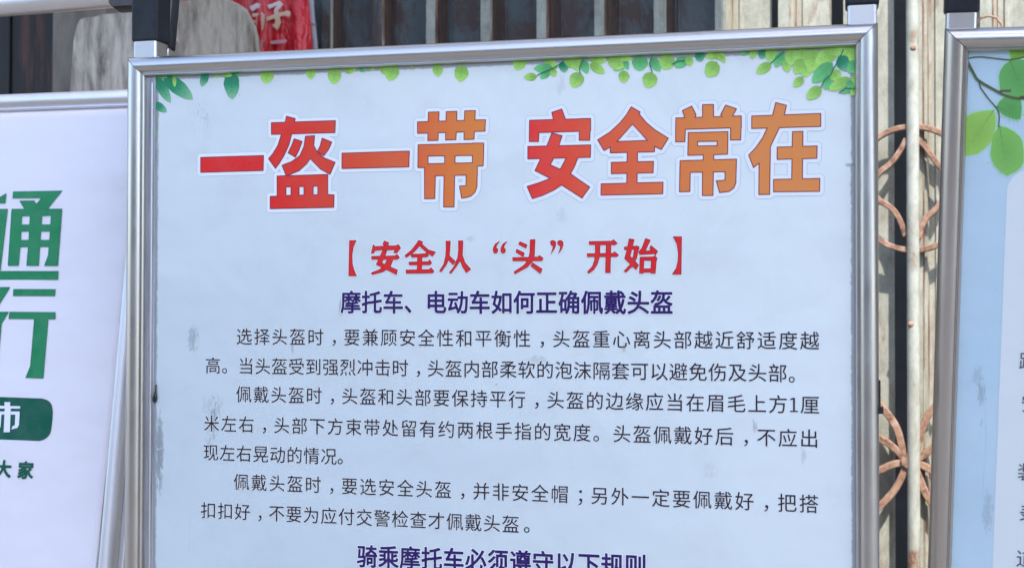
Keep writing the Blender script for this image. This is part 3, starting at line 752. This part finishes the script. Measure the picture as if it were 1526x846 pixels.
for b_, t_, wd, c, zz in [
 ((60,190),(205,435),95,LD,z3),((140,195),(400,405),130,LD,z3),((60,430),(172,515),70,LD,z3),((60,540),(98,543),14,LM,z3),((60,670),(95,692),18,LM,z3),((60,195),(180,212),30,LM,z3),
 ((235,185),(238,295),34,LG,z3),((520,160),(472,292),72,LD,z3),((600,170),(608,222),26,LG,z3),((732,150),(742,405),136,LD,z3),((640,185),(745,190),40,LG,z3),((760,180),(830,182),30,LM,z3),
 ((1055,140),(1032,265),118,LG,z3),((1428,110),(1430,230),84,LG,z3),
 ((188,315),(180,396),64,LG,z2),((225,322),(285,325),46,LG,z2),((300,320),(330,335),24,LM,z2),((340,320),(372,325),18,LG,z2),((400,308),(440,352),40,LG,z2),((462,305),(440,379),68,LG,z2),
 ((664,298),(668,360),48,LG,z2),((784,305),(768,384),66,LG,z2),((560,308),(540,316),12,LG,z2),
 ((110,70),(60,210),120,LG,z4),((300,110),(420,185),75,LG,z4),((237,262),(120,265),70,LG,z4),((375,185),(208,192),82,LM,z4),((350,215),(266,280),62,LM,z4),((375,190),(390,265),62,LG,z4),
 ((465,125),(480,228),86,LD,z4),((470,100),(640,160),120,LG,z4),((570,90),(592,213),105,LG,z4),((635,110),(678,237),76,LM,z4),((680,90),(852,125),90,LG,z4),((700,150),(832,232),80,LG,z4),
 ((622,230),(543,354),125,LG,z4),((1000,90),(915,213),120,LM,z4),((940,60),(960,205),185,LG,z4),((1000,100),(1035,205),50,LM,z4),((996,208),(998,318),94,LG,z4),((1140,80),(1135,214),140,LM,z4),
 ((1235,95),(1314,217),84,LM,z4),((1240,222),(1205,363),130,LG,z4),((1400,70),(1345,202),140,LG,z4),((1525,90),(1448,185),80,LM,z4),((860,85),(1080,110),60,LG,z4),
 ((85,140),(0,228),70,LM,z5),((85,130),(104,214),66,LG,z5),((170,95),(192,178),80,LD,z5),((350,105),(225,140),70,LG,z5),((290,95),(390,160),70,LG,z5),((345,120),(385,187),40,LG,z5),((318,178),(240,299),122,LG,z5),
 ((580,85),(512,125),42,LM,z5),((615,80),(605,154),60,LG,z5),((690,80),(682,157),68,LD,z5),((770,70),(755,180),105,LG,z5),((757,192),(638,268),82,LG,z5),((860,95),(793,222),80,LM,z5),
 ((880,150),(892,263),76,LG,z5),((930,70),(920,208),115,LG,z5),((1010,70),(1010,190),150,LG,z5),((1000,150),(960,282),90,LG,z5),((1030,150),(1045,303),125,LG,z5),((1018,302),(943,380),70,LG,z5),
 ((1110,70),(1090,262),150,LG,z5),((1290,80),(1120,190),130,LG,z5),((1180,75),(1380,95),95,LG,z5),((1440,60),(1330,150),120,LG,z5),((1258,188),(1093,347),118,LM,z5),((1305,135),(1400,250),115,LD,z5),
 ((1470,90),(1400,180),120,LG,z5),((1460,170),(1390,270),100,LM,z5),((1225,285),(1200,407),74,LM,z5),((1162,382),(1052,480),95,LG,z5),((1255,245),(1310,335),100,LG,z5),((1400,310),(1225,407),88,LG,z5),
 ((1470,250),(1440,385),90,LG,z5),((1395,325),(1400,412),64,LM,z5),((1450,395),(1308,428),44,LM,z5),((1448,385),(1408,453),56,LG,z5)]:
    leaf(b_, t_, wd, c, *zz)
# twigs joining the leaves
def twig(pts, wpx, colr, pl, parent, n=.0018, name='printed_twig'):
    P = [pl.un(*p) for p in pts]; r = wpx*.00035
    fs = [hull([(p[0]+c*r, p[1]+s*r) for p in (P[i], P[i+1]) for c, s in OCT]) for i in range(len(P)-1)]
    V, T = union2(fs); return flat(name, pl, [(V, T, n, lin(colr))], M_INK, parent)
for zz, pts in ((z4, [(240,252),(300,222),(380,190),(460,140)]), (z4, [(615,230),(612,175),(640,120)]), (z4, [(1245,222),(1222,150),(1242,90)]), (z5, [(757,192),(800,150),(860,100)]),
                (z5, [(1162,385),(1195,325),(1240,290),(1262,240),(1310,160),(1345,80)]), (z5, [(1310,428),(1370,392),(1440,400)]), (z4, [(1420,155),(1470,128),(1525,125)])):
    twig([(zz[0]+u*zz[2], zz[1]+v*zz[2]) for u, v in pts], 1.6, (40, 120, 90), CP, poster)
# small black clips pinched on the outer side
for u, v0, v1 in ((1313.5, 566, 616),):
    a = CP.un(u, v0); b_ = CP.un(u, v1); mb = MB(); mb.box(CP.w(W-.0005, b_[1], -.004), CP.x*.0022, CP.n*.006, CP.z*(a[1]-b_[1])); mb.box(CP.w(W-.0005, b_[1], -.005), CP.x*.0048, CP.n*.009, CP.z*.007)
    mb.build('clip', M_BLACK, centre, bevel=.0005)
# drip of tar where the cover edge meets the print
M_TAR = new_mat('black_tar', (.012, .014, .016), .12)[0]
P = [CP.un(u, v) for u, v in ((234, 572), (233.5, 582), (232.5, 590), (232, 595), (232, 599))]
mb = MB(); mb.tube([CP.w(*p, .0022) for p in P], [.0006, .0010, .0026, .0030, .0012], 12)
o = mb.build('tar_drip', M_TAR, centre, smooth=70)

def stand(parent, xl, xr, y, zs, ztop, wx=.030, wy=.030, foot=True, sl=.032, cross=True):
    for x in (xl, xr-wx):
        post(parent, x, y, wx, wy, .02, zs+.02, M_POST)
        post(parent, x-.0018, y-.0018, wx+.0036, wy+.0036, zs, ztop, M_BLACK, 'sleeve', .003)
        mb = MB(); mb.box((x-.005, y-.25, 0), (wx+.01, 0, 0), (0, .5+wy, 0), (0, 0, .03)); mb.build('foot', M_BLACK, parent, bevel=.006)
YP = .0075
q0 = Plane((0, YP, 0)); zsl = q0.un(215, 62)[1]; zsr = q0.un(1288, 8)[1]
pl0 = q0.un(198.5, 75)[0]; pr1 = q0.un(1308, 25)[0]; wp_ = q0.un(232.5, 75)[0]-pl0
for x, zs in ((pl0, zsl), (pr1-wp_*1.02, zsr)):
    post(centre, x, YP, wp_, wp_, .02, zs+.02, M_POST)
    post(centre, x-.0022, YP-.0016, wp_+.0044, wp_+.0036, zs, zs+.16, M_BLACK, 'sleeve', .003)
    mb = MB(); mb.box((x-.005, YP-.25, 0), (wp_+.01, 0, 0), (0, .53, 0), (0, 0, .03)); mb.build('foot', M_BLACK, centre, bevel=.006)
mb = MB(); mb.box((pl0, YP+.002, zsl+.12), (pr1-pl0, 0, 0), (0, wp_-.004, 0), (0, 0, .025)); mb.build('crossbar', M_POST, centre, bevel=.003)

# ================================================================== LEFT STAND
zt = Plane((0, .125, 0)).un(193, 137)[1]
LP = Plane((0, .125, zt), tilt=-9)
left = empty('poster_stand', (LP.un(-300, 300)[0], .06, 0), 'leftmost notice stand with lavender sheet, bold green characters and a curling edge', 'notice stand')
lx1 = LP.un(170.5, 846)[0]; lx0 = lx1-.84; lz1 = LP.un(120, 137.5)[1]
frame(LP, lx0, lx1, lz1-1.15, lz1, left, M_ALU2, wd=1.0)
mb = MB(); mb.box(LP.w(lx0+.012, lz1-1.138, -.0015), LP.x*.816, LP.z*1.126, LP.n*-.004); mb.build('backing_panel', M_BACK, left)
# the sheet peels out of its frame on the right: lies over the bar and swells forward
edge = [(158, 193), (250, 193), (310, 193), (360, 190.5), (420, 184), (500, 176), (600, 166), (700, 155), (846, 139.5), (1000, 124), (1250, 98)]
def edge_u(v):
    for (a, ua), (b, ub) in zip(edge, edge[1:]):
        if v <= b: return ua+(ub-ua)*(v-a)/(b-a)
    return edge[-1][1]
ztop_l = lz1-.0215
LN = .0135
EX = [(LP.un(u, v, LN)[1], LP.un(u+(6 if v < 340 else 0), v, LN)[0]) for v, u in edge]
def edge_x(z):
    if z >= EX[0][0]: return EX[0][1]
    for (za, xa), (zb, xb) in zip(EX, EX[1:]):
        if z >= zb: return xa+(xb-xa)*(za-z)/(za-zb)
    return EX[-1][1]
def bulge(x, z):
    d = min(1.0, max(0, (ztop_l-z)/.12)); ex = edge_x(z); r = max(0, 1-(ex-x)/.16)
    return .002+.0125*d**.7 - .006*(r**2)*d*(1 if z < ztop_l-.1 else 0) 
LP.bulge = bulge
M_LSHEET = sheet('lavender_notice_print', lin((206, 203, 210)), lin((212, 209, 216)), [], grime=.15, cs=1.5, specks=False)
nx_, nz_ = 70, 70; vv = []; ff = []
for j in range(nz_+1):
    for i in range(nx_+1):
        z = ztop_l-(1.15-.045)*(j/nz_); ex = edge_x(z); x = lx0+.02+(ex-lx0-.02)*(i/nx_)**.8
        vv.append(LP.w(x, z, bulge(x, z)))
        if i < nx_ and j < nz_: a = j*(nx_+1)+i; ff.append((a, a+nx_+1, a+nx_+2, a+1))
lposter = mk('poster_sheet', vv, ff, M_LSHEET, left, smooth=80)
m = lposter.modifiers.new('thickness', 'SOLIDIFY'); m.thickness = .0005; m.offset = -1
sa, sb = 110/490, 110/310
GRN = lin((4, 112, 66))
LUN = lambda u, v: LP.un(u, v, .0145)
def lpolys(polys, ox, oy, k): return [[LUN(ox+u*k, oy+v*k) for u, v in p] for p in polys]
tong = [[(88,70),(410,63),(318,184),(165,186),(132,131),(228,130),(243,153),(278,111),(86,112)],
 [(80,186),(150,186),(140,400),(125,560),(55,560)],[(203,186),(284,186),(268,400),(258,560),(178,560),(192,400)],[(342,186),(411,184),(383,560),(295,560),(320,490),(328,400)],
 [(80,186),(410,184),(407,228),(78,232)],[(74,290),(404,288),(401,332),(71,334)],[(68,392),(397,390),(393,434),(65,437)]]
zou = [[(-160,598),(386,597),(383,652),(-160,652)],[(-120,186),(53,186),(5,590),(-40,640),(-120,640)],[(-60,140),(-20,120),(42,82),(38,146),(-60,148)]]
xing1 = [[(92,717),(367,717),(363,760),(90,760)],[(-160,704),(68,704),(0,815),(-80,900),(-160,900)]]
xing2 = [[(42,98),(232,99),(231,127),(38,126)],[(145,120),(203,120),(181,375),(108,373),(128,325)],[(-100,98),(38,98),(8,145),(-2,260),(-12,400),(-80,400),(-70,180),(-100,180)]]
def green(name, polys, halo=True, col=GRN, mat=None):
    V, T = union2(polys); Vr, Tr = rim(V, T, .0003)
    flat(name, LP, [(V, T, .0006, col), (Vr, Tr, .0008, lin((30, 96, 90)))], mat or M_WEAVE, lposter)
green('printed_character', lpolys(tong, 0, 270, sa)+lpolys(zou, 0, 270, sa))
green('printed_character', lpolys(xing1, 0, 270, sa)+lpolys(xing2, 0, 430, sb))
box = lpolys([[(-160,450),(-60,452),(175,460),(193,465),(207,474),(216,488),(220,515),(218,550),(213,590),(208,608),(198,622),(184,632),(165,638),(-60,630),(-160,628)]], 0, 430, sb)
V, T = union2(box)
shi = lpolys([[(-15,491),(86,493),(86,503),(-15,503)],[(20,476),(45,476),(43,495),(22,495)],[(22,500),(47,500),(43,602),(17,602)],[(47,515),(84,515),(81,572),(74,584),(50,590),(54,577),(64,572),(66,528),(47,528)],[(-6,515),(22,515),(22,528),(8,528),(4,582),(-10,582)]], 0, 430, sb)
Vw, Tw = union2(shi)
flat('printed_label', LP, [(V, T, .0006, lin((4, 80, 62))), (Vw, Tw, .0010, lin((214, 216, 240)))], M_INK, lposter)
_un = LP.un; LP.un = lambda u, v, off=.0145: _un(u, v, off)
text_line('text_line', LP, lposter, '大家', (5.5, 698.6), (38, 700.5), 27, (38, 700), lin((4, 80, 62)), bold=.035, n=.0008)
LP.un = _un
# stand behind it leans back with the sign: posts, black elbow and wide crossbar
OFF = -.0065
xa, xb = LP.un(222, 40, OFF)[0], LP.un(255, 40, OFF)[0]; ze = LP.un(250, 74, OFF)[1]
x_el = LP.un(162, 10, OFF)[0]; zb_el = LP.un(170, 12, OFF)[1]
zbot = -(LP.O.z-.02)/LP.z.z
for x in (xa, lx0+.01):
    mb = MB(); mb.box(LP.w(x+.0015, zbot, OFF), LP.x*(xb-xa-.003), LP.n*-.03, LP.z*(ze+.02-zbot)); mb.build('post', M_POST, left, bevel=.0025)
    f = LP.w(x, zbot, OFF); mb = MB(); mb.box((x-.005+LP.O.x, f.y-.25, 0), (.042, 0, 0), (0, .53, 0), (0, 0, .03)); mb.build('foot', M_BLACK, left, bevel=.006)
for x, sg in ((xa, 1), (lx0+.01, 0)):
    mb = MB(); o_ = OFF+.003
    mb.loft([[LP.w(a, b, o_-t_) for a, b in ((x, ze), (x+xb-xa-.004, ze), (x+xb-xa, ze+.004), (x+xb-xa, zb_el+.03), (x+xb-xa-.014, zb_el+.045), (x, zb_el+.045))] for t_ in (0, .020)])
    if sg: mb.loft([[LP.w(a, b, o_-.0005-t_) for a, b in ((x_el, zb_el+.007), (x_el+.007, zb_el), (x+.001, zb_el), (x+.001, zb_el+.044), (x_el, zb_el+.044))] for t_ in (0, .022)])
    mb.build('elbow_joint', M_BLACK, left, bevel=.0015)
mb = MB(); r1 = []; r2 = []
zA = LP.un(163, 4, OFF)[1]; zB = LP.un(0, 17, OFF); sl_ = (zB[1]-zA)/(zB[0]-x_el)
for ring_, xx in ((r1, x_el+.01), (r2, lx0-.05)):
    zz = zA+sl_*(xx-x_el)
    for k in range(24):
        a = 2*math.pi*k/24; ring_.append(LP.w(xx, zz+.0185-.0185*math.cos(a), OFF-.0165-.0145*math.sin(a)))
mb.loft([r1, r2]); mb.build('crossbar', M_ALU2, left, smooth=50)

# ================================================================== RIGHT STAND
zt = Plane((0, -.035, 0)).un(1408, 43)[1]
RP = Plane((0, -.035, zt), yaw=-1.5, tilt=9.0, roll=1.5)
rx0 = RP.un(1408, 44)[0]; rz1 = RP.un(1408, 43)[1]
right = empty('poster_stand', (rx0+.42, -.03, 0), 'rightmost notice stand, cut off by the picture edge, with sky blue leafy print', 'notice stand')
frame(RP, rx0, rx0+.84, rz1-1.15, rz1, right, M_ALU)
mb = MB(); mb.box(RP.w(rx0+.012, rz1-1.138, -.0015), RP.x*.816, RP.z*1.126, RP.n*-.004); mb.build('backing_panel', M_BACK, right)
def OR(u, v, ru, rv, st, thr):
    a = RP.un(u, v); b = RP.un(u+ru, v+rv); p = RP.w(*a)-right.location; return (p.x, p.z, abs(b[0]-a[0]), abs(b[1]-a[1]), st, thr)
M_RSHEET = sheet('sky_blue_notice_print', lin((164, 194, 212)), lin((190, 210, 222)),
   [OR(1463, 585, 10, 30, .5, .66), OR(1463, 632, 9, 12, .3, .68), OR(1472, 760, 10, 50, .35, .63), OR(1458, 560, 16, 20, .35, .65)], grime=.7, cs=1.6, zgrad=None)
nx_, nz_ = 20, 30; vv = []; ff = []
for j in range(nz_+1):
    for i in range(nx_+1):
        vv.append(RP.w(rx0+.012+.816*i/nx_, rz1-.012-1.126*j/nz_, .0004))
        if i < nx_ and j < nz_: a = j*(nx_+1)+i; ff.append((a, a+nx_+1, a+nx_+2, a+1))
rposter = mk('poster_sheet', vv, ff, M_RSHEET, right)
# lavender text panel
xpl = RP.un(1496, 400)[0]; zpt = RP.un(1498, 252)[1]; r = .022
c_ = [(xpl+r-r*math.cos(math.radians(a)), zpt-r+r*math.sin(math.radians(a))) for a in range(0, 91, 10)]
cb = [(a-.0016, b+.0016) for a, b in c_]; V0, T0 = union2([cb+[(rx0+.70, zpt+.0016), (rx0+.70, rz1-1.0), (xpl-.0016, rz1-1.0)]])
V, T = union2([c_+[(rx0+.70, zpt), (rx0+.70, rz1-1.0), (xpl, rz1-1.0)]])
flat('printed_panel', RP, [(V, T, .00055, lin((214, 219, 221)))], M_INK, rposter)
rl = .2834
RL = [([(45,612),(48,520),(50,420),(100,385),(160,372),(215,368),(225,410),(225,450),(215,500),(200,535),(165,570),(130,595),(80,605)], (150, 196, 92), (215,368), (45,612)),
 ([(245,450),(285,460),(320,480),(350,505),(365,530),(373,590),(372,640),(355,670),(330,690),(285,712),(250,690),(220,660),(205,630),(198,600),(202,560),(205,520),(220,485)], (128, 186, 92), (245,450), (285,712)),
 ([(232,345),(245,320),(270,300),(310,292),(350,300),(358,325),(362,350),(360,380),(355,415),(330,417),(300,408),(272,395),(250,380)], (98, 166, 88), (232,348), (355,415)),
 ([(300,108),(350,104),(400,108),(430,150),(440,200),(432,250),(420,300),(385,308),(350,308),(300,290),(250,262),(245,225),(242,190),(250,160),(270,130)], (104, 172, 94), (300,106), (380,305)),
 ([(290,30),(440,30),(440,100),(380,88),(340,95),(305,112),(300,70)], (126, 184, 66), (300,106), (430,40))]
for i, (P, c, b0, t0) in enumerate(RL):
    f = lambda p: RP.un(1420+p[0]*rl, 60+p[1]*rl)
    V, T = union2([[f(p) for p in P]])
    Vh, Th = grow(V, T, .0016)
    # halftone of the print: lighter toward the leaf's outer edge, tessellated round the centre
    cc = f((sum(p[0] for p in P)/len(P), sum(p[1] for p in P)/len(P)))
    VV = [f(p) for p in P]+[cc]; TT = [(k, (k+1) % len(P), len(P)) for k in range(len(P))]
    lc = lin(c); cd = tuple(x*.82 for x in lc)
    cf = (lambda cc, lc, cd: lambda x, z: cd if abs(x-cc[0])+abs(z-cc[1]) < 1e-6 else lc)(cc, lc, cd)
    b1, t1 = Vector(f(b0)), Vector(f(t0)); dd = t1-b1; nn = Vector((-dd.y, dd.x)).normalized()
    ve = [[tuple(b1+nn*.0007), tuple(b1+dd*.93), tuple(b1-nn*.0007)]]
    for s in (.2, .35, .5, .65, .8):
        for sg in (1, -1):
            p = b1+dd*s; qd = dd.normalized()*.008+nn*sg*.012*(1-abs(s-.45)); ve.append([tuple(p+dd.normalized()*.0003), tuple(p+qd), tuple(p-dd.normalized()*.0003)])
    Vv, Tv = union2(ve)
    flat('printed_leaf', RP, [(Vh, Th, .0006+i*.00002, lin((170, 212, 190))), (VV, TT, .0009+i*.00002, cf), (Vv, Tv, .00092+i*.00002, tuple(x*.75 for x in lc))], M_INK, rposter)
for pts, wd in (([(66,92),(95,150),(125,205),(160,230),(200,252),(260,285),(310,302),(350,308),(440,300)], 3.4), ([(75,97),(110,90),(150,88),(220,96),(300,105),(340,97),(374,88)], 1.6),
                ([(135,215),(145,250),(180,300),(228,355)], 1.7), ([(228,352),(240,375),(244,405),(240,455)], 1.6), ([(250,268),(300,266)], 3.2), ([(355,300),(385,298)], 3.2)):
    twig([(1420+u*rl, 60+v*rl) for u, v in pts], wd, (84, 98, 62), RP, rposter, n=.0013)
for ch, (u, v) in zip('距安装录道', ((1533, 538), (1536, 601), (1531, 703), (1533, 765), (1529, 832))):
    text_line('text_line', RP, rposter, ch+' ', (u, v), (u+30, v+.5), 28, (1500, v), lin((84, 82, 94)), bold=0, n=.0010)
# creases in the film
M_CREASE = new_mat('film_crease', lin((178, 202, 218)), .4)[0]
for pts in ([(1463, 540), (1466, 590), (1470, 640), (1467, 700), (1463, 760)], [(1424, 578), (1434, 590), (1446, 598)], [(1452, 543), (1470, 544), (1482, 548)]):
    mb = MB(); mb.tube([RP.w(*RP.un(u, v), .0002) for u, v in pts], .0004, 6); mb.build('film_crease', M_CREASE, rposter, smooth=80)
YR = -.018; q = Plane((0, YR, 0)); xa = q.un(1411, 30)[0]; xb = q.un(1455, 30)[0]; zs = q.un(1430, 20)[1]
rpx = RP.un(1410.5, 30, -.0065)[0]; rpw = RP.un(1456, 30, -.0065)[0]-rpx; rzs = RP.un(1430, 20, -.0065)[1]
for dx in (0, .84-rpw-.004):
    mb = MB(); mb.box(RP.w(rpx+dx, rz1-1.5, -.0065), RP.x*rpw, RP.n*-.03, RP.z*(1.52+rzs-rz1)); mb.build('post', M_POST, right, bevel=.0025)
    mb = MB(); mb.box(RP.w(rpx+dx-.002, rzs, -.005), RP.x*(rpw+.004), RP.n*-.034, RP.z*.16); mb.build('sleeve', M_BLACK, right, bevel=.003)
YR = .10
for x in (xa, xa+.78):
    mb = MB(); mb.box((x-.005, YR-.25, 0), (xb-xa+.01, 0, 0), (0, .53, 0), (0, 0, .03)); mb.build('foot', M_BLACK, right, bevel=.006)
mb = MB(); mb.box(RP.w(rpx, rzs+.12, -.008), RP.x*.83, RP.n*-.026, RP.z*.025); mb.build('crossbar', M_POST, right, bevel=.003)

# ================================================================== unseen blockers added above the view to shade signs and gate
M_BLOCKER = streaky('blocker_cloth', [(.3, lin((196, 200, 206))), (.7, lin((214, 216, 220)))], (1, 1, 1), 6, .9, .3)
def blocker(name, x0, x1, y, z0, z1, label):  # hanging sheet and its rod, added only to keep the sun off
    e = empty(name, ((x0+x1)/2, y, 0), label, 'sun cloth')
    vv = []; ff = []; nx_, nz_ = 60, 8
    for j in range(nz_+1):
        for i in range(nx_+1):
            x = x0+(x1-x0)*i/nx_; q = j/nz_
            vv.append(Vector((x, y+.012*math.sin(i*.9)*q, z1-(z1-z0)*q-(.006*math.sin(i*.55)*q))))
            if i < nx_ and j < nz_: a = j*(nx_+1)+i; ff.append((a, a+1, a+nx_+2, a+nx_+1))
    mk('blocker_panel', vv, ff, M_BLOCKER, e, smooth=80)
    mb = MB(); mb.tube([(x0-.05, y, z1), (x1+.05, y, z1)], .012, 12); mb.build('blocker_pole', M_POST, e, smooth=60)
    return e
T0 = (.5)/-SUN_DIR.y
# shades the posters: points of the signs travelled toward the sun up to y=-.5
def toward(p, y):
    t = (p.y-y)/-SUN_DIR.y; return p+SUN_DIR*t
a = toward(Vector((-1.3, 0, .75)), -1.7); b = toward(Vector((1.3, 0, 1.76)), -1.7)
print('blocker1', a, b)
blocker('sun_blocker', a.x, b.x, -1.7, a.z, b.z, 'long unseen cloth stretched above the notice stands, out of the picture')
gpt = GP.w(GP.un(1080, 20)[0], GP.un(1080, 20)[1])
a = toward(gpt, .3); print('blocker2', a)
blocker('sun_blocker', a.x-2.2, a.x, .3, a.z-.35, a.z+.6, 'second unseen cloth hung above the left part of the metal gate')
